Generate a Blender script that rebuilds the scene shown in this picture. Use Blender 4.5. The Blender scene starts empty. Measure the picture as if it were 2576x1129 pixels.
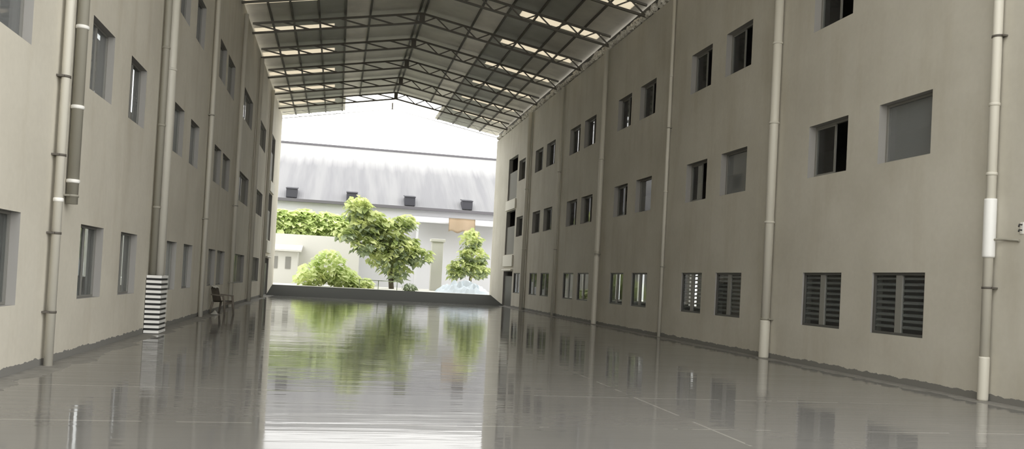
import bpy, bmesh, math, random
from mathutils import Vector, Matrix
random.seed(11)
scene = bpy.context.scene
COL = scene.collection
XL, XR = -4.227, 11.033            # inner faces of the two long walls
XM = 3.25                          # ridge line
Y0L, Y0R, YE = -12.0, 8.6, 59.2    # where the walls start and end
RT = 0.18                          # roof pitch (rise over run)

# ------------------------------------------------------------------ materials
def mat(name, color=(.5, .5, .5), rough=.6, metal=0.0, spec=.5):
    m = bpy.data.materials.new(name); m.use_nodes = True
    b = m.node_tree.nodes['Principled BSDF']
    b.inputs['Base Color'].default_value = (*color, 1)
    b.inputs['Roughness'].default_value = rough
    b.inputs['Metallic'].default_value = metal
    b.inputs['Specular IOR Level'].default_value = spec
    return m
def nd(m, t, **kw):
    n = m.node_tree.nodes.new(t)
    for k, v in kw.items(): setattr(n, k, v)
    return n
def lk(m, a, b): m.node_tree.links.new(a, b)
def bsdf(m): return m.node_tree.nodes['Principled BSDF']
def coords(m, scale=(1, 1, 1)):
    g = nd(m, 'ShaderNodeNewGeometry'); mp = nd(m, 'ShaderNodeMapping')
    mp.inputs['Scale'].default_value = scale
    lk(m, g.outputs['Position'], mp.inputs['Vector'])
    return mp.outputs['Vector'], g
def noise(m, vec, scale, detail=4, rough=.55):
    n = nd(m, 'ShaderNodeTexNoise')
    n.inputs['Scale'].default_value = scale; n.inputs['Detail'].default_value = detail
    n.inputs['Roughness'].default_value = rough
    lk(m, vec, n.inputs['Vector']); return n.outputs['Fac']
def ramp(m, fac, stops):
    r = nd(m, 'ShaderNodeValToRGB'); e = r.color_ramp.elements
    while len(e) < len(stops): e.new(.5)
    for i, (p, c) in enumerate(stops):
        e[i].position = p; e[i].color = (*c, 1) if len(c) == 3 else c
    lk(m, fac, r.inputs['Fac']); return r.outputs['Color']
def mix(m, fac, a, b, mode='MIX'):
    n = nd(m, 'ShaderNodeMix', data_type='RGBA', blend_type=mode)
    if isinstance(fac, (int, float)): n.inputs[0].default_value = fac
    else: lk(m, fac, n.inputs[0])
    for i, v in ((6, a), (7, b)):
        if isinstance(v, tuple): n.inputs[i].default_value = (*v, 1)
        else: lk(m, v, n.inputs[i])
    return n.outputs[2]
def math_(m, op, a, b=None, c=None):
    n = nd(m, 'ShaderNodeMath', operation=op)
    for i, v in enumerate((a, b, c)):
        if v is None: continue
        if isinstance(v, (int, float)): n.inputs[i].default_value = v
        else: lk(m, v, n.inputs[i])
    return n.outputs[0]

def plaster(name, base, base2, dirt):
    m = mat(name, base, .85, spec=.25)
    v, g = coords(m)
    vs, _ = coords(m, (1, 1, .18))
    c = ramp(m, noise(m, v, .55, 5), [(.32, base2), (.62, base)])
    st = ramp(m, noise(m, vs, 1.6, 4), [(.5, (1, 1, 1)), (.78, (.86, .84, .80))])
    c = mix(m, .8, c, st, 'MULTIPLY')
    fine = ramp(m, noise(m, v, 9, 4), [(.3, (.94, .94, .94)), (.7, (1, 1, 1))])
    c = mix(m, .7, c, fine, 'MULTIPLY')
    sx = nd(m, 'ShaderNodeSeparateXYZ'); lk(m, g.outputs['Position'], sx.inputs[0])
    edge = math_(m, 'MULTIPLY_ADD', noise(m, v, 3.2, 6, .65), .17, .03)
    fac = math_(m, 'LESS_THAN', sx.outputs[2], edge)
    c = mix(m, fac, c, dirt)
    lk(m, c, bsdf(m).inputs['Base Color'])
    bp = nd(m, 'ShaderNodeBump'); bp.inputs['Strength'].default_value = .15
    bp.inputs['Distance'].default_value = .02
    lk(m, noise(m, v, 6, 5), bp.inputs['Height']); lk(m, bp.outputs[0], bsdf(m).inputs['Normal'])
    return m
M = {}
M['wall'] = plaster('cream_plaster', (.68, .645, .555), (.61, .575, .49), (.22, .215, .2))
M['wall_r'] = plaster('cream_plaster_shaded', (.57, .545, .475), (.51, .485, .415), (.20, .195, .18))  # cream plaster toned down; the right wall's weaker light is in the colour
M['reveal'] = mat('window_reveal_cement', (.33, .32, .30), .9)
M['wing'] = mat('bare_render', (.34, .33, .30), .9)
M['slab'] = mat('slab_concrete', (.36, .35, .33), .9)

def floor_mat():
    m = mat('polished_floor', (.2, .2, .2), .06)
    v, g = coords(m)
    sx = nd(m, 'ShaderNodeSeparateXYZ'); lk(m, g.outputs['Position'], sx.inputs[0])
    X, Y = sx.outputs[0], sx.outputs[1]
    c = ramp(m, noise(m, v, .35, 5), [(.3, (.146, .142, .134)), (.7, (.178, .173, .163))])
    # control joints across and along the slab
    def joint(coord, pos, w):
        d = math_(m, 'ABSOLUTE', math_(m, 'SUBTRACT', coord, pos))
        return math_(m, 'LESS_THAN', d, w)
    j = joint(X, 4.4, .018)
    for p in (8.95, 11.45, 15.4, 19.8, 24.2):
        j = math_(m, 'MAXIMUM', j, joint(Y, p, .012 + p * .0007))
    wob = noise(m, v, 1.3, 3)
    j = math_(m, 'MULTIPLY', j, math_(m, 'GREATER_THAN', wob, .46))
    c = mix(m, j, c, (.27, .26, .24))
    # unpolished cement margin along both walls
    d1 = math_(m, 'SUBTRACT', X, XL); d2 = math_(m, 'SUBTRACT', XR, X)
    d = math_(m, 'MINIMUM', d1, d2)
    lim = math_(m, 'MULTIPLY_ADD', noise(m, v, .8, 5, .6), 1.1, -.12)
    edge = math_(m, 'LESS_THAN', d, lim)
    c = mix(m, edge, c, ramp(m, noise(m, v, 5, 5), [(.3, (.17, .165, .15)), (.7, (.27, .26, .24))]))
    lk(m, c, bsdf(m).inputs['Base Color'])
    patch = ramp(m, noise(m, v, .9, 4), [(.35, (.03,) * 3), (.75, (.10,) * 3)])
    r = mix(m, edge, patch, (.5, .5, .5))
    lk(m, r, bsdf(m).inputs['Roughness'])
    vb, _ = coords(m, (.10, 1.0, 1))
    h = math_(m, 'ADD', noise(m, vb, 1.1, 3), math_(m, 'MULTIPLY', noise(m, vb, 7.0, 2), .30))
    bp = nd(m, 'ShaderNodeBump'); bp.inputs['Strength'].default_value = 1.0
    bp.inputs['Distance'].default_value = .006
    lk(m, h, bp.inputs['Height']); lk(m, bp.outputs[0], bsdf(m).inputs['Normal'])
    bsdf(m).inputs['IOR'].default_value = 1.20
    return m
M['floor'] = floor_mat()
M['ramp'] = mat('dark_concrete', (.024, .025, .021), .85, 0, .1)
M['steel'] = mat('truss_steel', (.115, .105, .085), .6)
M['steel_glare'] = mat('glare_paled_steel', (.6, .6, .58), .5)
M['purlin'] = mat('purlin_steel', (.10, .092, .075), .65)
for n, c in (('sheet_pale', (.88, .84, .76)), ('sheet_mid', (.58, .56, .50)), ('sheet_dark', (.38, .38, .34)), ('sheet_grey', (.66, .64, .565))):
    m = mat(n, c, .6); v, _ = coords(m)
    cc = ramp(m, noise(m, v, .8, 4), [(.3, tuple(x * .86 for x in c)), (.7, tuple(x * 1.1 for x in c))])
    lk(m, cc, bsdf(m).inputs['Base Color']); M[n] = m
def translucent(name, col, mixf=.8):
    m = bpy.data.materials.new(name); m.use_nodes = True; t = m.node_tree; t.nodes.clear()
    o = t.nodes.new('ShaderNodeOutputMaterial'); a = t.nodes.new('ShaderNodeBsdfTranslucent')
    d = t.nodes.new('ShaderNodeBsdfDiffuse'); x = t.nodes.new('ShaderNodeMixShader')
    a.inputs[0].default_value = (*col, 1); d.inputs[0].default_value = (*col, 1); x.inputs[0].default_value = mixf
    t.links.new(d.outputs[0], x.inputs[1]); t.links.new(a.outputs[0], x.inputs[2]); t.links.new(x.outputs[0], o.inputs[0])
    return m
M['skylight'] = translucent('translucent_sheet', (.62, .58, .50))
M['pipe'] = mat('cream_pipe', (.60, .575, .50), .5)
M['pipe_grey'] = mat('grey_pipe', (.30, .285, .235), .55)
M['pipe_white'] = mat('white_pipe', (.80, .80, .78), .45)
M['clamp'] = mat('clamp_steel', (.10, .09, .075), .6)
M['clamp_white'] = mat('white_coupling', (.85, .84, .80), .5)
M['white'] = mat('white_paint', (.82, .81, .78), .55)
M['black'] = mat('black_paint', (.015, .015, .015), .6)
M['frame'] = mat('window_frame', (.22, .215, .195), .5)
M['louvre'] = mat('louvre_grey', (.20, .20, .19), .5)
M['frame_dark'] = mat('dark_frame', (.09, .088, .08), .5)
M['parapet'] = mat('grey_panel', (.23, .225, .2), .8)
M['ledge'] = mat('pale_ledge', (.74, .72, .64), .8)
M['chair'] = mat('brown_plastic', (.15, .13, .105), .5)
M['cloth'] = mat('white_cloth', (.8, .79, .74), .9)
def rubble_mat():
    m = mat('mortar', (.5, .48, .43), .95); v, _ = coords(m)
    lk(m, ramp(m, noise(m, v, 14, 4), [(.32, (.14, .13, .11)), (.42, (.62, .59, .52)), (.62, (.88, .86, .79))]), bsdf(m).inputs['Base Color'])
    return m
M['mortar'] = rubble_mat()
def glass(name, tint, grey_mix, grey_col=(.45, .46, .46)):
    m = bpy.data.materials.new(name); m.use_nodes = True; t = m.node_tree; t.nodes.clear()
    o = t.nodes.new('ShaderNodeOutputMaterial'); tr = t.nodes.new('ShaderNodeBsdfTransparent')
    gl = t.nodes.new('ShaderNodeBsdfGlossy'); df = t.nodes.new('ShaderNodeBsdfDiffuse')
    fr = t.nodes.new('ShaderNodeFresnel'); fr.inputs[0].default_value = 1.45
    tr.inputs[0].default_value = (*tint, 1); gl.inputs[1].default_value = .03
    df.inputs[0].default_value = (*grey_col, 1)
    a = t.nodes.new('ShaderNodeMixShader'); b = t.nodes.new('ShaderNodeMixShader')
    a.inputs[0].default_value = grey_mix
    t.links.new(tr.outputs[0], a.inputs[1]); t.links.new(df.outputs[0], a.inputs[2])
    ge = t.nodes.new('ShaderNodeNewGeometry'); mu = t.nodes.new('ShaderNodeMath'); mu.operation = 'SUBTRACT'; mu.use_clamp = True
    t.links.new(fr.outputs[0], mu.inputs[0]); t.links.new(ge.outputs['Backfacing'], mu.inputs[1])   # reflect on the entry face only
    t.links.new(mu.outputs[0], b.inputs[0]); t.links.new(a.outputs[0], b.inputs[1]); t.links.new(gl.outputs[0], b.inputs[2])
    t.links.new(b.outputs[0], o.inputs[0]); return m
M['glass'] = glass('clear_glass', (.85, .87, .87), .03)
M['glass_greyed'] = glass('greyed_glass', (.75, .77, .77), .30)  # greyer pane with a stronger diffuse share
M['glass_milky'] = glass('milky_glass', (.8, .8, .76), .62, (.42, .41, .36))
def leafmat(name, c1, c2):
    m = bpy.data.materials.new(name); m.use_nodes = True; t = m.node_tree; t.nodes.clear()
    o = nd(m, 'ShaderNodeOutputMaterial'); d = nd(m, 'ShaderNodeBsdfDiffuse'); a = nd(m, 'ShaderNodeBsdfTranslucent'); x = nd(m, 'ShaderNodeMixShader')
    x.inputs[0].default_value = .42
    v, _ = coords(m)
    c = ramp(m, noise(m, v, 1.1, 3), [(.36, c1), (.66, c2)])
    lk(m, c, d.inputs[0]); lk(m, c, a.inputs[0])
    lk(m, d.outputs[0], x.inputs[1]); lk(m, a.outputs[0], x.inputs[2]); lk(m, x.outputs[0], o.inputs[0]); return m
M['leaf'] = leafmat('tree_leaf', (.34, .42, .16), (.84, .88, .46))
M['leaf_dark'] = leafmat('dark_leaf', (.17, .22, .12), (.55, .62, .43))
M['leaf_pale'] = leafmat('pale_leaf', (.60, .70, .32), (.84, .89, .54))
M['bark'] = mat('bark', (.12, .10, .07), .9)
M['ground'] = mat('pale_yard', (.60, .59, .54), .9)
def roof_metal():
    m = mat('shed_roof_metal', (.5, .5, .52), .7)
    v, g = coords(m, (.35, .03, .03)); v2, _ = coords(m)
    c = ramp(m, noise(m, v, 2.4, 3), [(.38, (.175, .175, .185)), (.6, (.225, .225, .23))])
    vc, _ = coords(m, (1, 0, 0)); sx = nd(m, 'ShaderNodeSeparateXYZ'); lk(m, g.outputs['Position'], sx.inputs[0])
    lim = math_(m, 'MULTIPLY_ADD', noise(m, vc, 1.3, 3), 2.6, 11.3)
    mr = nd(m, 'ShaderNodeMapRange'); mr.inputs['To Min'].default_value = 0; mr.inputs['To Max'].default_value = 1
    mr.inputs['From Min'].default_value = -.5; mr.inputs['From Max'].default_value = .6
    lk(m, math_(m, 'SUBTRACT', sx.outputs[2], lim), mr.inputs['Value'])
    c = mix(m, mr.outputs[0], c, (.31, .31, .31))                  # paler above a ragged line below the ridge
    lk(m, c, bsdf(m).inputs['Base Color'])
    w = nd(m, 'ShaderNodeTexWave'); w.inputs['Scale'].default_value = 1.6
    lk(m, v2, w.inputs['Vector'])
    bp = nd(m, 'ShaderNodeBump'); bp.inputs['Strength'].default_value = .2; bp.inputs['Distance'].default_value = .03
    lk(m, w.outputs['Fac'], bp.inputs['Height']); lk(m, bp.outputs[0], bsdf(m).inputs['Normal'])
    return m
M['shed_roof'] = roof_metal()
M['shed_wall'] = mat('shed_wall_paint', (.55, .55, .57), .8)
M['gutter'] = mat('gutter_grey', (.11, .105, .115), .6)
M['vent'] = mat('vent_dark', (.035, .035, .045), .6)
M['orange'] = mat('peach_sheet', (.56, .45, .33), .8)
M['bluewhite'] = mat('bluish_sheeting', (.50, .56, .60), .6)
M['hut'] = mat('pale_hut_paint', (.58, .57, .53), .8)
M['dark'] = mat('dark_void', (.03, .03, .03), .8)
M['backdrop'] = mat('backdrop_render', (.34, .34, .31), .9)

# ------------------------------------------------------------------ mesh helpers
class MB:
    def __init__(s): s.bm = bmesh.new(); s.mats = []
    def mi(s, m):
        if m not in s.mats: s.mats.append(m)
        return s.mats.index(m)
    def box(s, x0, x1, y0, y1, z0, z1, m=None, bevel=0):
        k = s.mi(m) if m else 0
        vs = [s.bm.verts.new(p) for p in ((x0,y0,z0),(x1,y0,z0),(x1,y1,z0),(x0,y1,z0),(x0,y0,z1),(x1,y0,z1),(x1,y1,z1),(x0,y1,z1))]
        fs = [s.bm.faces.new([vs[i] for i in f]) for f in ((0,3,2,1),(4,5,6,7),(0,1,5,4),(1,2,6,5),(2,3,7,6),(3,0,4,7))]
        for f in fs: f.material_index = k
        if bevel:
            es = list({e for f in fs for e in f.edges})
            r = bmesh.ops.bevel(s.bm, geom=es, offset=bevel, segments=2, affect='EDGES', profile=.5)
            for f in r['faces']: f.material_index = k
        return s
    def hexa(s, pts, m=None):
        k = s.mi(m) if m else 0
        vs = [s.bm.verts.new(p) for p in pts]
        for f in ((0,3,2,1),(4,5,6,7),(0,1,5,4),(1,2,6,5),(2,3,7,6),(3,0,4,7)):
            s.bm.faces.new([vs[i] for i in f]).material_index = k
        return s
    def bar(s, a, b, w, h=None, m=None, up=(0, 0, 1)):
        h = h or w; a = Vector(a); b = Vector(b); d = (b - a).normalized(); u = Vector(up)
        if abs(d.dot(u)) > .98: u = Vector((1, 0, 0))
        r = d.cross(u).normalized(); u = r.cross(d).normalized()
        pts = []
        for p in (a, b):
            for sx, sz in ((-1, -1), (1, -1), (1, 1), (-1, 1)): pts.append(p + r * sx * w / 2 + u * sz * h / 2)
        return s.hexa([pts[i] for i in (0, 1, 2, 3, 4, 5, 6, 7)], m)
    def tube(s, path, rad, n=14, m=None, cap=True):
        k = s.mi(m) if m else 0
        path = [Vector(p) for p in path]; rad = rad if isinstance(rad, (list, tuple)) else [rad] * len(path)
        rings = []; ref = None
        for i, p in enumerate(path):
            d = ((path[i] - path[i-1]).normalized() if i else Vector()) + ((path[i+1] - path[i]).normalized() if i < len(path) - 1 else Vector())
            if d.length < 1e-6: d = path[-1] - path[0]
            d.normalize()
            if ref is None: ref = Vector((1, 0, 0)) if abs(d.x) < .8 else Vector((0, 1, 0))
            x = d.cross(ref).normalized(); y = d.cross(x).normalized()
            rings.append([s.bm.verts.new(p + (x * math.cos(2*math.pi*j/n) + y * math.sin(2*math.pi*j/n)) * rad[i]) for j in range(n)])
        for a, b in zip(rings, rings[1:]):
            for j in range(n):
                f = s.bm.faces.new((a[j], a[(j+1) % n], b[(j+1) % n], b[j])); f.material_index = k; f.smooth = True
        if cap:
            for r in (rings[0], rings[-1]): s.bm.faces.new(r).material_index = k
        return s
    def build(s, name, m=None, parent=None, norm=True):
        if norm: bmesh.ops.recalc_face_normals(s.bm, faces=s.bm.faces[:])
        me = bpy.data.meshes.new(name); s.bm.to_mesh(me); s.bm.free()
        o = bpy.data.objects.new(name, me); COL.objects.link(o)
        for x in ([m] if m else s.mats): me.materials.append(x)
        if parent:
            o.parent = parent; o.matrix_parent_inverse = Matrix.Translation(-parent.matrix_basis.translation) if parent.type == 'EMPTY' else Matrix()
        return o
def tag(o, label=None, cat=None, group=None, kind=None):
    for k, v in (('label', label), ('category', cat), ('group', group), ('kind', kind)):
        if v: o[k] = v
    return o
def empty(name, loc=(0, 0, 0)):
    o = bpy.data.objects.new(name, None); o.location = loc; o.empty_display_size = .2
    COL.objects.link(o); return o

# ------------------------------------------------------------------ window schedule  (y0, y1, z0, z1)
Z1, Z2, Z3 = (.94, 2.20), (4.49, 5.74), (8.04, 9.33)
rw = []
cols = [(13.77, 15.35), (16.44, 17.99), (21.08, 22.66), (23.61, 25.13), (28.18, 29.77), (30.72, 32.29),
        (35.26, 36.98), (37.68, 39.45), (42.28, 44.08), (44.92, 46.72), (49.32, 51.08)]
pos = ['nearest the right-hand edge', 'second from the right-hand edge']
for i, (a, b) in enumerate(cols):
    for fl, z in enumerate((Z1, Z2, Z3)):
        if fl == 2 and i == 0: continue
        rw.append((a, b, z[0], z[1], fl, i))
lw = []
lcols = [(10.75, 12.32), (15.02, 16.40), (17.66, 19.02), (22.2, 23.53), (24.57, 26.02), (29.2, 30.8), (31.28, 33.3), (36.3, 40.2), (43.5, 47.6)]
for i, (a, b) in enumerate(lcols):
    for fl, z in enumerate((Z1, Z2, Z3)):
        if i <= 2 and fl == 2: continue
        lw.append((a, b, z[0], z[1], fl, i))
DOORS = [(51.55, 54.35, .02, 2.30), (51.55, 54.35, 3.42, 6.30), (51.55, 54.35, 7.05, 9.85)]

def wall_mesh(name, x, t, y0, y1, z0, z1, holes, m, side, rev=None):
    """One wall with real openings. x = inner face, thickness t away from the hall (side +1 = right)."""
    ys = sorted({y0, y1, *[h[0] for h in holes], *[h[1] for h in holes]})
    zs = sorted({z0, z1, *[h[2] for h in holes], *[h[3] for h in holes]})
    mb = MB(); bm = mb.bm; V = {}; mb.mi(m); kr = mb.mi(rev or m)
    def v(s, i, j):
        k = (s, i, j)
        if k not in V: V[k] = bm.verts.new((x + side * t * s, ys[i], zs[j]))
        return V[k]
    def solid(i, j):
        if i < 0 or j < 0 or i >= len(ys) - 1 or j >= len(zs) - 1: return False
        cy, cz = (ys[i] + ys[i+1]) / 2, (zs[j] + zs[j+1]) / 2
        return not any(h[0] < cy < h[1] and h[2] < cz < h[3] for h in holes)
    for i in range(len(ys) - 1):
        for j in range(len(zs) - 1):
            if not solid(i, j): continue
            for s in (0, 1): bm.faces.new((v(s, i, j), v(s, i+1, j), v(s, i+1, j+1), v(s, i, j+1)))
            for (di, dj, p, q) in ((-1, 0, (i, j), (i, j+1)), (1, 0, (i+1, j), (i+1, j+1)), (0, -1, (i, j), (i+1, j)), (0, 1, (i, j+1), (i+1, j+1))):
                if not solid(i + di, j + dj):
                    f = bm.faces.new((v(0, *p), v(0, *q), v(1, *q), v(1, *p)))
                    if 0 <= i + di < len(ys) - 1 and 0 <= j + dj < len(zs) - 1: f.material_index = kr
    return mb.build(name)
WT = .26
ZT_R, ZT_L = 11.86, 12.30
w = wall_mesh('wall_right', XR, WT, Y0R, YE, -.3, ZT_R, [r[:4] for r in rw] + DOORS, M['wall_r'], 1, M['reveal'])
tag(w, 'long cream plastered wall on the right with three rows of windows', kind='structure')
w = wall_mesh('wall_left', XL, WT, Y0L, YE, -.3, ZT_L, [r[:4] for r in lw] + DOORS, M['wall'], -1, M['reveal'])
tag(w, 'long cream plastered wall on the left with window pairs', kind='structure')

# ------------------------------------------------------------------ side wings behind the windows
DL, DR = 1.20, 6.0
xo_l, xo_r = XL - DL, XR + DR
k = (4.227 + DL) / 4.227
oh_l = [(19.0, 20.6, 1.0, 2.9), (22.2, 24.2, 1.0, 2.9), (28.4, 30.4, 1.0, 2.9), (31.7, 33.6, 1.0, 2.9), (38.6, 40, 1.0, 2.9),
        (19.3, 20.6, 6.5, 6.88), (22.8, 24.5, 5.5, 6.88), (28.0, 30.3, 5.7, 6.88), (31.3, 33.4, 6.0, 6.88)]
oh_r = [(43.9, 45.1, .9, 2.6), (47.9, 48.9, .9, 2.6), (36.9, 37.8, .9, 2.6), (55.3, 56.0, .9, 2.6), (28.2, 28.7, .9, 2.0)]
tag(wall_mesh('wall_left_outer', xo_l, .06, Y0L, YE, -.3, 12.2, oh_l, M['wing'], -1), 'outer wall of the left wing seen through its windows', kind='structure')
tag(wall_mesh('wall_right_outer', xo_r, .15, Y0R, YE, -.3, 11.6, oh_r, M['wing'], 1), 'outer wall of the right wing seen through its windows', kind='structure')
for nm, x0, x1, ya, top in (('floor_left_wing', xo_l, XL - WT - .005, Y0L, 12.2), ('floor_right_wing', XR + WT + .005, xo_r, Y0R, 11.6)):
    for zc in (0, 3.5, 7.05, top - .08):
        mb = MB(); mb.box(x0, x1, ya, YE, zc - .15, zc, M['slab'])
        tag(mb.build(nm), 'concrete storey slab inside the side wing', kind='structure')
    for yy in (ya, YE - .15):
        mb = MB(); mb.box(x0, x1, yy, yy + .15, 0, top - .24, M['wing'])
        tag(mb.build('wall_wing_end'), 'end wall closing the side wing', kind='structure')

# ------------------------------------------------------------------ windows
ORD = ['first', 'second', 'third', 'fourth', 'fifth', 'sixth', 'seventh', 'eighth', 'ninth', 'tenth', 'eleventh']
FLN = ['ground-floor', 'middle-storey', 'top-storey']
wn = 0
def window(side, y0, y1, z0, z1, fl, i):
    global wn
    wn += 1
    X = XR if side > 0 else XL
    xc = X + side * (.075 if (fl == 0 and side > 0) else WT - .05 if side > 0 else .155)
    root = empty('window_%d' % wn, (xc, (y0 + y1) / 2, z0))
    sd = 'right' if side > 0 else 'left'
    tag(root, '%s %s window in the %s wall counted from the camera' % (ORD[i], FLN[fl], sd), kind='structure')
    g = .004; a, b, c, d = y0 + g, y1 - g, z0 + g, z1 - g
    fm = M['frame_dark'] if (fl == 0 and side > 0) else M['frame']
    fw = .05 if side > 0 else .035
    mb = MB()
    for (p0, p1, q0, q1) in ((a, b, c, c + fw), (a, b, d - fw, d), (a, a + fw, c + fw, d - fw), (b - fw, b, c + fw, d - fw)):
        mb.box(xc - .035, xc + .035, p0, p1, q0, q1)
    mb.build('window_frame', fm, root)
    ym = (y0 + y1) / 2
    plain = side > 0 and fl > 0; greyed = fl == 1 and i in (0, 2, 4)
    mb = MB(); mb.box(xc - .03, xc + .03, ym - (.09 if (fl == 0 and side > 0) else .02), ym + (.09 if (fl == 0 and side > 0) else .02), c + fw, d - fw)
    if plain and greyed: mb.bm.free()
    elif plain:
        mb.bm.free(); mb = MB()                 # sliding sash pushed to the far half, near half open
        for p0, p1, q0, q1 in ((ym - .03, ym + .01, c + fw, d - fw), (ym + .01, b - fw, c + fw, c + fw + .035), (ym + .01, b - fw, d - fw - .035, d - fw)):
            mb.box(xc - .02, xc + .02, p0, p1, q0, q1)
        mb.build('sliding_sash', M['frame'], root)
    else: mb.build('mullion', M['frame'], root)
    rnd = random.Random(i * 7 + fl * 3 + (side > 0) * 100)
    for s, (p0, p1) in enumerate(((a + fw, b - fw),) if plain and greyed else ((ym, b - fw),) if plain else ((a + fw, ym - .02), (ym + .02, b - fw))):
        gm = M['glass']
        if side > 0:
            if fl == 1 and i in (0, 2, 4): gm = M['glass_greyed']
            
        else:
            gm = M['glass'] if (fl == 0 and i < 5) or (fl == 1 and i in (2, 3)) else M['glass_milky'] if i > 4 else M['glass_greyed']
        mb = MB(); mb.box(xc - .006, xc + .006, p0, p1, c + fw, d - fw)
        mb.build('pane', gm, root)
    if fl == 0 and side > 0 and i < 4:
        for s, (p0, p1) in enumerate(((a + fw, ym - .09), (ym + .09, b - fw))):
            mb = MB()
            for q in range(9):
                z = c + fw + (q + .7) * (d - c - 2 * fw) / 9.4
                mb.hexa([(xc + side*.010, p0, z), (xc + side*.06, p0, z + .03), (xc + side*.06, p1, z + .03), (xc + side*.010, p1, z),
                         (xc + side*.010, p0, z + .03), (xc + side*.06, p0, z + .06), (xc + side*.06, p1, z + .06), (xc + side*.010, p1, z + .03)])
            mb.build('louvre', M['louvre'], root)
for r in rw: window(1, *r)
for r in lw: window(-1, *r)

# stair-core openings at the far ends of both walls
dn = 0
for side in (1, -1):
    X = XR if side > 0 else XL
    sd = 'right' if side > 0 else 'left'
    for fl, (y0, y1, z0, z1) in enumerate(DOORS):
        dn += 1
        root = empty('door_%d' % dn, (X, (y0 + y1) / 2, z0))
        tag(root, '%s doorway at the far end of the %s wall' % (('ground-floor', 'middle', 'topmost')[fl], sd), kind='structure')
        xa, xb = sorted((X + side * .10, X + side * .20))
        if fl:
            mb = MB(); mb.box(xa, xb, y0 + .01, y1 - .01, z0 + .01, z0 + 1.85)
            mb.build('parapet_panel', M['parapet'], root)
        else:
            mb = MB(); mb.box(xa, xb, y0 + .01, y1 - .01, z0 + .01, z1 - .3)
            mb.build('door_leaf', M['frame_dark'], root)
        zl = (2.34, 2.62, 6.36)[fl]; zh = (2.44, 3.36, 7.0)[fl]
        xa, xb = sorted((X - side * .002, X - side * (.10 if fl else .16)))
        mb = MB(); mb.box(xa, xb, y0 - (.1), y1 + .05, zl, zh, bevel=.02)
        mb.build('ledge', M['ledge'], root)

# ------------------------------------------------------------------ floor, ramp, yard
mb = MB(); mb.box(XL + .001, XR - .001, Y0L, 53.62, -.3, 0, M['floor'])
tag(mb.build('floor'), 'wet-looking polished grey hall floor', kind='structure')
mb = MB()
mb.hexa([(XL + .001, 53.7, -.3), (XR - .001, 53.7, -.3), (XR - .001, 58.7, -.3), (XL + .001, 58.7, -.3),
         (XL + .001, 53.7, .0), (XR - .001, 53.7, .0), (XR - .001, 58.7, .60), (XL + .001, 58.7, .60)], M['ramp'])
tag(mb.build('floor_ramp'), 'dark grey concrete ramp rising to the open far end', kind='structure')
mb = MB(); mb.box(-70, 80, 58.7, 190, -.4, .55, M['ground'])
tag(mb.build('floor_yard'), 'pale yard outside the far opening', kind='structure')
mb = MB(); mb.box(-70, xo_l - .16, -40, 58.69, -.6, -.05, M['ground'])
tag(mb.build('floor_side_yard'), 'pale ground outside the left wing', kind='structure')
mb = MB(); mb.box(xo_r + .16, 90, -40, 58.69, -.6, -.05, M['ground'])
tag(mb.build('floor_side_yard'), 'pale ground outside the right wing', kind='structure')
mb = MB(); mb.box(xo_l - .16, xo_r + .16, -40, Y0L - .01, -.6, -.05, M['ground'])
mb.box(XR + .3, xo_r + .15, Y0L, Y0R - .01, -.6, -.05, M['ground'])
tag(mb.build('floor_near_yard'), 'pale ground behind the camera', kind='structure')
mb = MB(); mb.box(-15.2, -15.0, -30, 130, -.05, 4.2, M['backdrop'])  # added backdrop so the left windows look onto grey, not bare sky
tag(mb.build('wall_backdrop'), 'grey boundary wall added beyond the left wing', kind='structure')

# ------------------------------------------------------------------ roof
TY = [29.5 - 4.25 * 5 + 4.25 * i for i in range(12) if i > 0] + [58.5]     # 12.5 ... 55, 58.5
def zr(x, base=13.98): return base - RT * abs(x - XM)
roof = empty('ceiling', (XM, 30, 13.98))
tag(roof, 'pitched sheet-metal roof of the hall seen from below', kind='structure')
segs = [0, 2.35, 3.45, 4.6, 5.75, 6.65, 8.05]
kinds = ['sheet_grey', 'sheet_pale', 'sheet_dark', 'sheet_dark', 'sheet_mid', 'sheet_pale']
SKY0, SKY1 = 3.95, 7.35                 # skylight strip, distance from the ridge
YR0, YR1 = 9.0, 60.6
for side in (-1, 1):
    skys = [(t + .5, t + 1.3) if side > 0 else (t + 1.3, t + 2.1) for t in TY[:-1]]
    mb = MB()
    def quad(u0, u1, ya, yb, m):
        if yb - ya < .01: return
        xa, xb = XM + side * u0, XM + side * u1
        if xa > xb: xa, xb = xb, xa
        t = .035
        mb.hexa([(xa, ya, zr(xa)), (xb, ya, zr(xb)), (xb, yb, zr(xb)), (xa, yb, zr(xa)),
                 (xa, ya, zr(xa) + t), (xb, ya, zr(xb) + t), (xb, yb, zr(xb) + t), (xa, yb, zr(xa) + t)], m)
    NO = 3.25                            # the last bay is open to the sky near the ridge
    cuts = sorted(set(segs + [SKY0, SKY1 + .2, NO]))
    for u0, u1 in zip(cuts, cuts[1:]):
        um = (u0 + u1) / 2
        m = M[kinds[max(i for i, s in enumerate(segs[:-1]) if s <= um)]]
        yb = 55.6 if um < NO else YR1
        if SKY0 < um < SKY1 + .2:
            y = YR0
            for s0, s1 in skys:
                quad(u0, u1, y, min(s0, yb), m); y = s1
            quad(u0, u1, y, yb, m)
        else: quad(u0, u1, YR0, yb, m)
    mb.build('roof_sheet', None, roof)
    for s0, s1 in skys:
        mb = MB(); quad(SKY0, SKY1 + .2, s0 + .004, s1 - .004, M['skylight'])
        mb.build('skylight', None, roof)
    for u in segs[1:-1] + [.12]:
        x = XM + side * u; mb = MB()
        mb.box(x - .042, x + .042, YR0, 55.4 if u < NO else YR1 - .1, zr(x) - .075, zr(x) - .008)
        mb.build('purlin', M['purlin'], roof)

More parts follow.
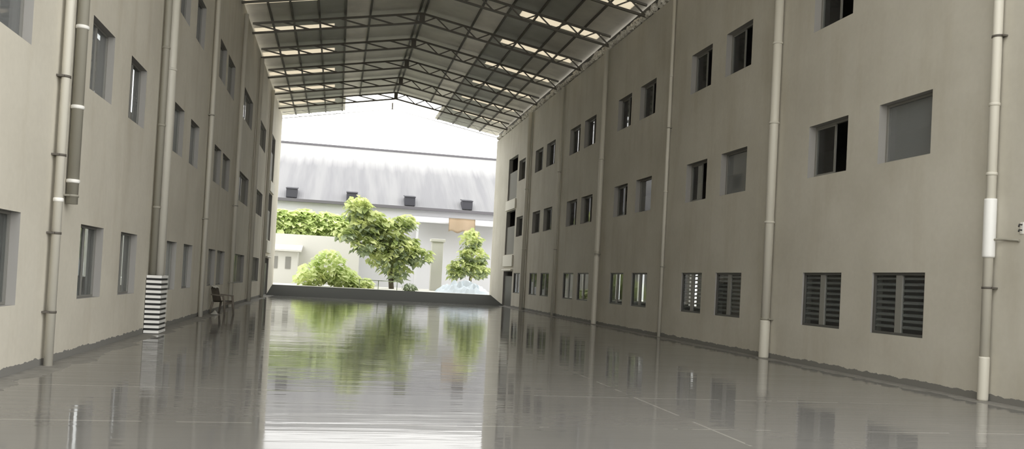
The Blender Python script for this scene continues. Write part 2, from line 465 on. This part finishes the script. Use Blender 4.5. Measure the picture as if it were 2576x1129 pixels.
# trusses
def truss(y, label, far=False):
    root = empty('roof_truss', (XM, y, 12.0))
    tag(root, label, 'truss', 'steel roof trusses')
    cw = .035 if far else .085
    mt = M['steel_glare'] if far else M['steel']  # end truss thinned and paled: sky glare put into size and colour
    tops = lambda x: 13.80 - RT * abs(x - XM)
    lows = lambda x: 13.37 - RT * abs(x - XM)
    for side, xe in ((-1, XL + .02), (1, XR - .02)):
        MB().bar((XM, y, tops(XM)), (xe, y, tops(xe)), cw, cw, mt).build('top_chord', None, root)
        MB().bar((XM, y, lows(XM)), (xe, y, lows(xe)), cw, cw, mt).build('bottom_chord', None, root)
        n = 6
        xs = [XM + (xe - XM) * i / n for i in range(n + 1)]
        for i in range(n):
            a, b = xs[i], xs[i + 1]
            if side < 0: MB().bar((a, y, lows(a)), (b, y, tops(b)), cw * .75, cw * .75, mt).build('diagonal', None, root)
            else:
                mid = (a + b) / 2
                MB().bar((a, y, lows(a)), (mid, y, tops(mid)), cw * .6, cw * .6, mt).build('diagonal', None, root)
                MB().bar((mid, y, tops(mid)), (b, y, lows(b)), cw * .6, cw * .6, mt).build('diagonal', None, root)
    if not far:
        MB().box(XM - .12, XM + .12, y - .03, y + .03, lows(XM) - .02, tops(XM) + .02, mt).build('apex_plate', None, root)
    else:
        MB().bar((XM, y, lows(XM)), (XM, y, tops(XM)), .1, .1, M['steel']).build('apex_plate', None, root)
names = {58.5: 'end truss over the far opening, thinned and paled for the sky glare', 55.0: 'last dark roof truss before the open sky gap at the far end',
         50.75: 'dark roof truss, second before the far sky gap', 46.5: 'dark roof truss, third before the far sky gap', 42.25: 'dark roof truss, fourth before the far sky gap',
         38.0: 'dark roof truss, fifth before the far sky gap', 33.75: 'dark roof truss nearest the top edge of the photo'}
for i, y in enumerate(TY):
    if y < 29: continue
    truss(y, names.get(round(y, 2), 'dark roof truss just above the top of the frame'), far=(y > 57))

# rough mortar and packing along the eaves of the right wall
rnd = random.Random(5)
mb = MB(); y = 9.0
while y < YE - .3:
    L = rnd.uniform(.18, .5); h = rnd.uniform(.16, .42); d = rnd.uniform(.05, .16)
    x0 = XR - d * .45
    r = bmesh.ops.create_icosphere(mb.bm, subdivisions=2, radius=.5)
    for v in r['verts']:
        n = 1 + rnd.uniform(-.16, .16)
        v.co = Vector((x0 + .06 + v.co.x * .30 * n, y + L / 2 + v.co.y * L * 1.15 * n, ZT_R + .10 + (v.co.z + .2) * h * n))
    y += L * rnd.choice((.8, .95, 1.0, 1.3))
o = mb.build('trim_1', M['mortar']); tag(o, 'ragged pale mortar packing along the top of the right wall', kind='structure')
mb = MB(); mb.box(XR + .10, XR + .22, Y0R, YE, ZT_R + .002, 12.42, M['frame_dark'])
tag(mb.build('trim_2'), 'dark eaves flashing behind the mortar packing', kind='structure')

# ------------------------------------------------------------------ pipes
def vpipe(name, side, y, rad, z0, z1, mp, label, group, off=None, joints=(), clampz=(), jm=None, cm=None, sleeve=None, clip=False):
    X = XR if side > 0 else XL
    x = X - side * ((off if off is not None else rad + .03))
    root = empty(name, (x, y, z0)); tag(root, label, 'pipe', group)
    MB().tube([(x, y, z0), (x, y, z1)], rad, 18, mp).build('pipe', None, root)
    for z in joints:
        MB().tube([(x, y, z - .03), (x, y, z - .02), (x, y, z + .02), (x, y, z + .03)], [rad * 1.02, rad * 1.16, rad * 1.16, rad * 1.02], 18, jm or mp).build('coupling', None, root)
    for z in clampz:
        m2 = MB(); m2.tube([(x, y, z - .018), (x, y, z + .018)], rad * 1.14, 18, cm or M['clamp'])
        xa, xb = sorted((x, X - side * .001))
        m2.box(xa, xb, y - rad * 1.5, y + rad * 1.5, z - .014, z + .014, cm or M['clamp'])
        m2.build('clamp', None, root)
    for (a, b, f, mm) in (sleeve or ()):
        MB().tube([(x, y, a), (x, y, a + .03), (x, y, b - .03), (x, y, b)], [rad * f * .97, rad * f, rad * f, rad * f * .97], 18, mm).build('sleeve', None, root)
    return root
GR, GL = 'rainwater pipes on the right wall', 'rainwater pipes on the left wall'
r = vpipe('drainpipe', 1, 12.1, .078, 0, 11.8, M['pipe'], 'slim cream drainpipe with white sleeve at the right edge of the photo', GR, joints=(5.09, 3.89, 8.4), clampz=(6.27, 1.93, 9.3),
      sleeve=[(2.45, 3.46, 1.28, M['pipe_white']), (.0, .75, 1.12, M['pipe'])])
x = XR - .108
MB().tube([(x, 12.1, 2.75), (x + .03, 11.95, 2.76), (x + .085, 11.86, 2.76), (x + .085, 11.55, 2.73)], .02, 10, M['pipe_grey']).build('side_branch', None, r)
vpipe('drainpipe', 1, 19.42, .112, 0, 11.8, M['pipe'], 'thick cream drainpipe with stepped foot between the two nearest right window pairs', GR, joints=(8.16, 6.08, 3.5), clampz=(1.0,), cm=M['pipe_grey'],
      sleeve=[(.0, .96, 1.14, M['pipe'])])
vpipe('drainpipe', 1, 26.6, .06, 0, 11.8, M['pipe'], 'thinnest cream pipe running down the middle of the right wall', GR, joints=(5, 9), clampz=(2.4, 7.2), cm=M['pipe_grey'])
vpipe('drainpipe', 1, 33.8, .10, 0, 11.8, M['pipe'], 'cream drainpipe with pale lower length past the fourth right window pair', GR, joints=(7.1, 4.6), clampz=(3.0,), cm=M['pipe_grey'], sleeve=[(0, 2.9, 1.12, M['pipe']), (3.1, 7.0, 1.1, M['pipe'])])
vpipe('drainpipe', 1, 40.9, .07, 0, 11.8, M['pipe'], 'cream drainpipe between the fourth and fifth right window pairs', GR, clampz=(3.4, 7.4), cm=M['pipe_grey'])
vpipe('drainpipe', 1, 47.9, .12, 0, 11.8, M['pipe'], 'farthest cream drainpipe on the right wall beside the far doorways', GR, joints=(3.6, 7.2))
vpipe('drainpipe', -1, 13.45, .062, 0, 11.9, M['pipe'], 'slim cream drainpipe with dark clamps nearest the left edge of the photo', GL, off=.11, joints=(2.48,), clampz=(4.33, 3.15, 1.98, .80, 5.9), jm=M['clamp_white'])
vpipe('drainpipe', -1, 14.12, .085, 2.47, 11.9, M['pipe_grey'], 'brown-grey pipe with white rings that stops halfway up the left wall', GL, off=.10, joints=(5.27, 4.0, 2.83), jm=M['clamp_white'], clampz=(7.5, 2.6), cm=M['pipe_grey'])
vpipe('drainpipe', -1, 20.66, .115, 0, 11.9, M['pipe'], 'thick cream drainpipe rising behind the striped guard', GL, off=.16, joints=(6.2,))
vpipe('drainpipe', -1, 20.25, .075, 1.33, 11.9, M['pipe_grey'], 'brown-grey tube for the shade beside the thick cream pipe above the striped guard', GL, off=.11, joints=(6.6, 2.9, 4.8))  # strip of shade beside the cream pipe, built as a dark tube
vpipe('drainpipe', -1, 27.5, .07, 0, 11.9, M['pipe'], 'cream pipe on the left wall just before the chair', GL, off=.11, clampz=(3.1, 6.4), cm=M['pipe_grey'])
vpipe('drainpipe', -1, 34.8, .09, 0, 11.9, M['pipe'], 'cream pipe on the left wall just past the chair', GL, off=.12, clampz=(1.0, 4.1), cm=M['pipe_grey'])
vpipe('drainpipe', -1, 41.9, .10, 0, 11.9, M['pipe'], 'cream pipe on the left wall between the two wide windows', GL, off=.13)
vpipe('drainpipe', -1, 49.0, .10, 0, 11.9, M['pipe'], 'farthest cream pipe on the left wall', GL, off=.13)

# striped guard round the foot of the thick cream pipe
g = empty('pipe_guard', (XL + .22, 20.45, 0)); tag(g, 'black and white striped pipe guard at the foot of the left wall', 'guard')
x0, x1, y0, y1 = XL + .012, XL + .33, 20.1, 20.86
mb = MB()
for (p, q, s, t) in ((x1 - .03, x1 - .01, y0 + .02, y1 - .02), (x0, x1 - .03, y0 + .01, y0 + .03), (x0, x1 - .03, y1 - .03, y1 - .01)):
    mb.box(p, q, s, t, 0, 1.33, M['black'])
mb.build('guard_body', None, g)
for i in range(12):
    z = .012 + i * .1145
    mb = MB()
    mb.box(x1 - .012, x1 + .006, y0, y1, z, z + .062, M['white'])
    mb.box(x0, x1 - .012, y0 - .006, y0 + .012, z, z + .062, M['white'])
    mb.box(x0, x1 - .012, y1 - .012, y1 + .006, z, z + .062, M['white'])
    mb.build('white_band', None, g)

# small black bracket at the right edge
b = empty('wall_bracket', (XR - .02, 11.5, 2.9)); tag(b, 'small black metal bracket on the wall at the right edge of the photo', 'bracket')
MB().tube([(XR - .002, 11.52, 2.99), (XR - .07, 11.51, 2.99), (XR - .09, 11.5, 2.95)], .012, 8, M['black']).build('hook', None, b)
MB().tube([(XR - .002, 11.52, 2.90), (XR - .07, 11.51, 2.90), (XR - .09, 11.5, 2.87)], .012, 8, M['black']).build('hook', None, b)
MB().box(XR - .012, XR - .001, 11.49, 11.55, 2.84, 3.03, M['clamp_white']).build('back_plate', None, b)

# ------------------------------------------------------------------ chair
c = empty('plastic_chair', (-3.72, 29.55, 0)); tag(c, 'brown plastic armchair standing against the left wall', 'chair')
cx, cy = -3.72, 29.55
def curved_panel(pts_fn, nu, nv, th, m):
    mb = MB(); f = []
    k = mb.mi(m)
    g0 = [[mb.bm.verts.new(pts_fn(i / nu, j / nv)) for j in range(nv + 1)] for i in range(nu + 1)]
    for i in range(nu):
        for j in range(nv):
            q = mb.bm.faces.new((g0[i][j], g0[i+1][j], g0[i+1][j+1], g0[i][j+1])); q.smooth = True; f.append(q)
    bmesh.ops.solidify(mb.bm, geom=f, thickness=th)
    return mb
SW = .25
curved_panel(lambda u, v: (cx - .22 + .46 * u, cy - SW + 2 * SW * v, .42 + .03 * u + .03 * (2 * v - 1) ** 2 - .035 * max(0, u - .85) / .15), 8, 8, .02, M['chair']).build('seat', None, c)
curved_panel(lambda u, v: (cx - .21 - .13 * u - .04 * (1 - (2*v-1)**2), cy + (2 * v - 1) * (SW - .03 * u), .40 + .52 * u - .05 * u * (2*v-1)**2), 8, 8, .02, M['chair']).build('backrest', None, c)
for s in (-1, 1):
    MB().tube([(cx + .26, cy + s * .27, 0), (cx + .22, cy + s * .25, .42), (cx + .18, cy + s * .28, .62)], [.032, .04, .036], 10, M['chair']).build('leg', None, c)
    MB().tube([(cx - .30, cy + s * .27, 0), (cx - .23, cy + s * .24, .42)], [.032, .04], 10, M['chair']).build('leg', None, c)
    mb = MB(); mb.bar((cx - .27, cy + s * .27, .66), (cx + .20, cy + s * .285, .63), .075, .035, M['chair']); mb.build('armrest', None, c)
mb = MB(); mb.bar((cx + .225, cy - .22, .385), (cx + .225, cy + .22, .385), .02, .07, M['chair']); mb.build('apron', None, c)
c.rotation_euler[2] = -.45
# white cloth over the top of the backrest, and a crumpled rag by the legs
def drape(name, label, cat, fn, nu, nv, th=.008):
    o = curved_panel(fn, nu, nv, th, M['cloth']).build(name, None); tag(o, label, cat)
    P = Matrix.Translation((cx, cy, 0)); o.data.transform(P @ Matrix.Rotation(-.45, 4, 'Z') @ P.inverted()); return o
drape('cloth', 'white cloth draped over the top of the brown chair back', 'cloth',
      lambda u, v: (cx - .355 + .065 * math.cos(math.pi * (1 - u)) , cy - .17 + .34 * v, .885 + .06 * math.sin(math.pi * u) + .012 * math.sin(v * 11)), 8, 10)
drape('rag', 'crumpled white rag on the floor by the near chair leg', 'rag',
      lambda u, v: (cx - .17 + .30 * u + .03 * math.sin(v * 7), cy - .52 + .22 * v, .01 + .10 * math.sin(math.pi * u) * math.sin(math.pi * v) * (1 + .4 * math.sin(9 * u + 5 * v))), 10, 10)

# boxed appliance seen through the second ground-floor window of the left wall
f = empty('fan_unit', (XL - .9, 20.0, 0)); tag(f, 'white boxed fan unit on a stand behind a ground-floor left window', 'fan unit')
fx, fy = XL - .75, 18.0
MB().box(fx - .3, fx + .3, fy - .35, fy + .35, .86, 1.27, M['white'], bevel=.02).build('casing', None, f)
MB().tube([(fx + .302, fy, 1.06), (fx + .33, fy, 1.06)], .15, 20, M['frame']).build('fan_grille', None, f)
for sx in (-.25, .25):
    for sy in (-.3, .3):
        MB().bar((fx + sx, fy + sy, 0), (fx + sx, fy + sy, .86), .04, .04, M['frame']).build('leg', None, f)
f.location = (fx, fy, 0)
for ch in f.children: ch.matrix_parent_inverse = Matrix.Translation((-fx, -fy, 0))

# ------------------------------------------------------------------ outside: big shed
sh = empty('industrial_shed', (5, 77, .55)); tag(sh, 'large grey-roofed industrial shed across the yard', 'building')
E0, E1 = (-24, 77.0, 7.62), (36, 77.0, 8.95)
def ez(x): return 8.06
mb = MB(); mb.hexa([(-22, 76.6, 8.02), (34, 76.6, 8.02), (34, 88, 14.75), (-22, 88, 14.75), (-22, 76.6, 8.10), (34, 76.6, 8.10), (34, 88, 14.83), (-22, 88, 14.83)], M['shed_roof'])
mb.hexa([(-22, 88, 14.75), (34, 88, 14.75), (34, 99, 8.02), (-22, 99, 8.02), (-22, 88, 14.83), (34, 88, 14.83), (34, 99, 8.10), (-22, 99, 8.10)], M['shed_roof'])
mb.build('roof', None, sh)
MB().box(-22, 34, 87.8, 88.2, 14.75, 14.95, M['gutter']).build('ridge_cap', None, sh)
MB().box(-21.5, 33.5, 77.0, 98.5, .55, 8.0, M['shed_wall']).build('wall', None, sh)
MB().box(-22, 34, 76.42, 76.62, 7.86, 8.12, M['gutter']).build('gutter', None, sh)
mb = MB(); mb.hexa([(6.5, 74.6, 6.62), (30, 74.6, 6.62), (30, 76.95, 7.25), (6.5, 76.95, 7.25), (6.5, 74.6, 6.74), (30, 74.6, 6.74), (30, 76.95, 7.37), (6.5, 76.95, 7.37)], M['shed_wall'])
mb.build('canopy', None, sh)
for xx in (7.0, 14.5, 22, 29.5):
    MB().box(xx - .1, xx + .1, 74.7, 74.9, .55, 6.62, M['shed_wall']).build('canopy_post', None, sh)
for xx in (-9.5, -4.3, 1.05, 6.35, 11.75, 17):
    v = MB(); v.box(xx - .48, xx + .48, 76.62, 77.9, 8.24, 9.05, M['vent'])
    v.hexa([(xx - .52, 76.56, 8.98), (xx + .52, 76.56, 8.98), (xx + .52, 78.0, 9.2), (xx - .52, 78.0, 9.2), (xx - .52, 76.56, 9.06), (xx + .52, 76.56, 9.06), (xx + .52, 78.0, 9.28), (xx - .52, 78.0, 9.28)], M['vent'])
    v.build('roof_vent', None, sh)

# ------------------------------------------------------------------ plants
def leaves(name, blobs, n, size, mats, parent, seed, droop=.5):
    rr = random.Random(seed); mb = MB(); idx = [mb.mi(m) for m in mats]
    tot = sum(b[6] if len(b) > 6 else 1 for b in blobs)
    for bl in blobs:
        cnt = int(n * (bl[6] if len(bl) > 6 else 1) / tot)
        for _ in range(cnt):
            while True:
                p = Vector((rr.uniform(-1, 1), rr.uniform(-1, 1), rr.uniform(-1, 1)))
                if p.length <= 1: break
            if rr.random() < .7 and p.length > 0: p = p.normalized() * (.72 + .28 * rr.random())
            c0 = Vector((bl[0] + p.x * bl[3], bl[1] + p.y * bl[4], bl[2] + p.z * bl[5]))
            ang = rr.uniform(0, 2 * math.pi)
            d = Vector((math.cos(ang) + .5, math.sin(ang), -droop * rr.uniform(.2, 1.6))).normalized()
            L = size * rr.uniform(.6, 1.4); W = L * .3
            sdir = d.cross(Vector((rr.uniform(-.6, .6), rr.uniform(-.6, .6), 1))).normalized()
            up = sdir.cross(d)
            vs = [mb.bm.verts.new(q) for q in (c0, c0 + d * L * .45 + sdir * W + up * L * .05, c0 + d * L - up * L * .1, c0 + d * L * .45 - sdir * W + up * L * .05)]
            fc = mb.bm.faces.new(vs); fc.material_index = idx[0] if (p.z > -.15 or rr.random() < .3) or len(idx) == 1 else idx[1]  # clump undersides take the second leaf material: shade put into the colour
    return mb.build(name, None, parent, norm=False)
def plant(name, label, cat, base, trunk, blobs, n, size, mats, seed, group=None, droop=.5):
    root = empty(name, base); tag(root, label, cat, group)
    if trunk:
        mb = MB()
        for path, rad in trunk: mb.tube(path, rad, 9, M['bark'])
        mb.build('trunk', None, root)
    leaves('foliage', blobs, n, size, mats, root, seed, droop)
    return root
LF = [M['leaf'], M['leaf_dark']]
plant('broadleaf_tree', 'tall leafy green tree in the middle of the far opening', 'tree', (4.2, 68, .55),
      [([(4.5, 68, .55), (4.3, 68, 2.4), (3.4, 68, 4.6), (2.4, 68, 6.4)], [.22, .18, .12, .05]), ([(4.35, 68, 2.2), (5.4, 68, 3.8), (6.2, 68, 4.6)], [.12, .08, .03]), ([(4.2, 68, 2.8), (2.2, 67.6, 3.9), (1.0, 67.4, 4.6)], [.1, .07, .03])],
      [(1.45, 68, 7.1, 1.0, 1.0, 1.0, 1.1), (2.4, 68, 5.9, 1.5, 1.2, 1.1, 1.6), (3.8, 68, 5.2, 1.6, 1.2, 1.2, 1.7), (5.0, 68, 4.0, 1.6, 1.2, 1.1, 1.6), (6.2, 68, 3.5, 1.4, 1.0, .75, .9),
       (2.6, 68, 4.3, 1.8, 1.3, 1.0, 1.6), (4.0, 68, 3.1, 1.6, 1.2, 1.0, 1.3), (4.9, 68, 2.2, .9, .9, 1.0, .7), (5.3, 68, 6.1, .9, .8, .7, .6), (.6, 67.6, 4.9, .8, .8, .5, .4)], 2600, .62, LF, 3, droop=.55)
plant('leafy_bush', 'broad yellow-green bush left of the tall tree outside', 'bush', (-.6, 64.5, .55), None,
      [(-1.9, 64.5, 1.4, 1.1, .9, 1.0, 1), (-.6, 64.5, 2.2, 1.2, .9, 1.3, 1.3), (.5, 64.5, 1.3, 1.2, .9, .8, 1), (1.8, 64.5, .95, 1.1, .8, .5, .7)], 1300, .5, [M['leaf_pale'], M['leaf']], 8)
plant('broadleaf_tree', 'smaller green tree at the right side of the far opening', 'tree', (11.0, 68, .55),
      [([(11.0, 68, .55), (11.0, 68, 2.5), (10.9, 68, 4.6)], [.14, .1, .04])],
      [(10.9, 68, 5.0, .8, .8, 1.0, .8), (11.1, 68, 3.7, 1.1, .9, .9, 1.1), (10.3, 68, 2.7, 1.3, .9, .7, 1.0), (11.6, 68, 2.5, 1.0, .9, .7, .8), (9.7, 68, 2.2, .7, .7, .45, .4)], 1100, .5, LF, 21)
plant('tall_hedge', 'bright lime-green hedge in front of the shed at the left', 'hedge', (-2.5, 74.6, .55), None,
      [(-5.0, 75.0, 5.6, 1.6, .5, 1.5, 1), (-3.2, 75.0, 5.9, 1.6, .5, 1.3, 1), (-1.3, 75.0, 5.8, 1.6, .5, 1.25, 1), (.4, 75.0, 5.6, 1.3, .5, 1.3, 1), ], 2600, .8, [M['leaf_pale']], 33, droop=.3)
plant('low_shrub', 'dark low shrub at the yard edge below the tall tree', 'shrub', (5.5, 62, .55), None,
      [(5.45, 62, .85, .5, .4, .32, 1)], 160, .28, [M['leaf_dark']], 41)
# pale hut with windows at the left
h = empty('garden_hut', (-4.1, 71.5, .55)); tag(h, 'pale hut with small dark windows at the far left of the yard', 'hut')
MB().box(-6.6, -3.2, 70.8, 73, .55, 3.2, M['hut']).build('wall', None, h)
mb = MB(); mb.hexa([(-6.9, 70.3, 3.2), (-2.9, 70.3, 3.2), (-2.9, 73.3, 3.75), (-6.9, 73.3, 3.75), (-6.9, 70.3, 3.34), (-2.9, 70.3, 3.34), (-2.9, 73.3, 3.89), (-6.9, 73.3, 3.89)], M['hut'])
mb.build('roof', None, h)
for xx in (-5.0, -3.95):
    wq = MB().box(xx - .22, xx + .22, 70.76, 70.798, 1.75, 2.75, M['frame']).build('window', None, h)
MB().box(-6.0, -5.5, 70.76, 70.798, .6, 2.6, M['frame']).build('door', None, h)
o = MB().box(-7.5, 1.9, 73.0, 73.2, .55, 4.75, M['hut']).build('yard_wall', None); tag(o, 'whitewashed yard wall under the lime-green hedge', 'wall')
# white pillar, peach sheet, sheeting heap, rail
o = empty('gate_pillar', (8.3, 70, .55)); tag(o, 'square white pillar between the two trees outside', 'pillar')
MB().box(7.85, 8.8, 69.6, 70.4, .55, 4.7, M['hut'], bevel=.03).build('shaft', None, o)
MB().box(7.72, 8.93, 69.47, 70.53, 4.7, 4.95, M['hut'], bevel=.03).build('capstone', None, o)
def wavy(u, v): return (9.75 + 2.45 * u, 74.3 + .12 * math.sin(u * 9) - .2 * v, 7.15 - 1.25 * v + .1 * math.sin(u * 14) * v)
o = curved_panel(wavy, 20, 6, .02, M['orange']).build('hanging_sheet', None); tag(o, 'peach coloured sheet hanging from the shed canopy', 'sheet')
mb = MB(); r = random.Random(4)
gx = [[mb.bm.verts.new((7.6 + 4.3 * i / 22, 62.6 + 2.6 * j / 10, .55 + (1.05 * math.sin(math.pi * i / 22) ** .7 * math.sin(math.pi * j / 10) ** .8 * r.uniform(.55, 1.05)))) for j in range(11)] for i in range(23)]
for i in range(22):
    for j in range(10): mb.bm.faces.new((gx[i][j], gx[i+1][j], gx[i+1][j+1], gx[i][j+1]))
mb.bm.faces.new([gx[i][0] for i in range(23)] + [gx[22][j] for j in range(1, 11)] + [gx[i][10] for i in range(21, -1, -1)] + [gx[0][j] for j in range(9, 0, -1)])
o = mb.build('sheeting_heap', M['bluewhite']); tag(o, 'crumpled heap of bluish white sheeting under the smaller tree', 'heap')
o = empty('low_rail', (3.1, 62.5, .55)); tag(o, 'thin dark low rail in front of the tall tree outside', 'rail')
MB().bar((1.7, 62.5, 1.2), (4.6, 62.5, 1.2), .05, .05, M['leaf_dark']).build('rail_bar', None, o)
for xx in (1.75, 3.15, 4.55): MB().bar((xx, 62.5, .55), (xx, 62.5, 1.18), .05, .05, M['leaf_dark']).build('post', None, o)

# ------------------------------------------------------------------ sky
wd = bpy.data.worlds.new('overcast'); scene.world = wd; wd.use_nodes = True
bg = wd.node_tree.nodes['Background']
bg.inputs[0].default_value = (1.0, .995, .975, 1); bg.inputs[1].default_value = 3.2

# ------------------------------------------------------------------ camera
F, CY = 2069.2, 670.86
fw = Vector((0.20853857, 0.97783238, 0.01885461)); rt = Vector((0.97647224, -0.20925321, 0.05210629)); up = Vector((-0.05489661, -0.00754483, 0.99846354))
cam = bpy.data.cameras.new('camera'); co = bpy.data.objects.new('camera', cam); COL.objects.link(co)
mw = Matrix((rt, up, -fw)).transposed().to_4x4(); mw.translation = Vector((0, 0, 1.6)); co.matrix_world = mw
cam.sensor_fit = 'HORIZONTAL'; cam.sensor_width = 36; cam.lens = F * 36 / 2576
cam.shift_y = (CY - 564.5) / 2576; cam.clip_end = 500
scene.camera = co
scene.view_settings.view_transform = 'Standard'; scene.view_settings.look = 'None'
scene.view_settings.gamma = 1; scene.view_settings.use_curve_mapping = False
scene.view_settings.exposure = 0.0
scene.cycles.max_bounces = 10; scene.cycles.diffuse_bounces = 6; scene.cycles.glossy_bounces = 4; scene.cycles.transparent_max_bounces = 12
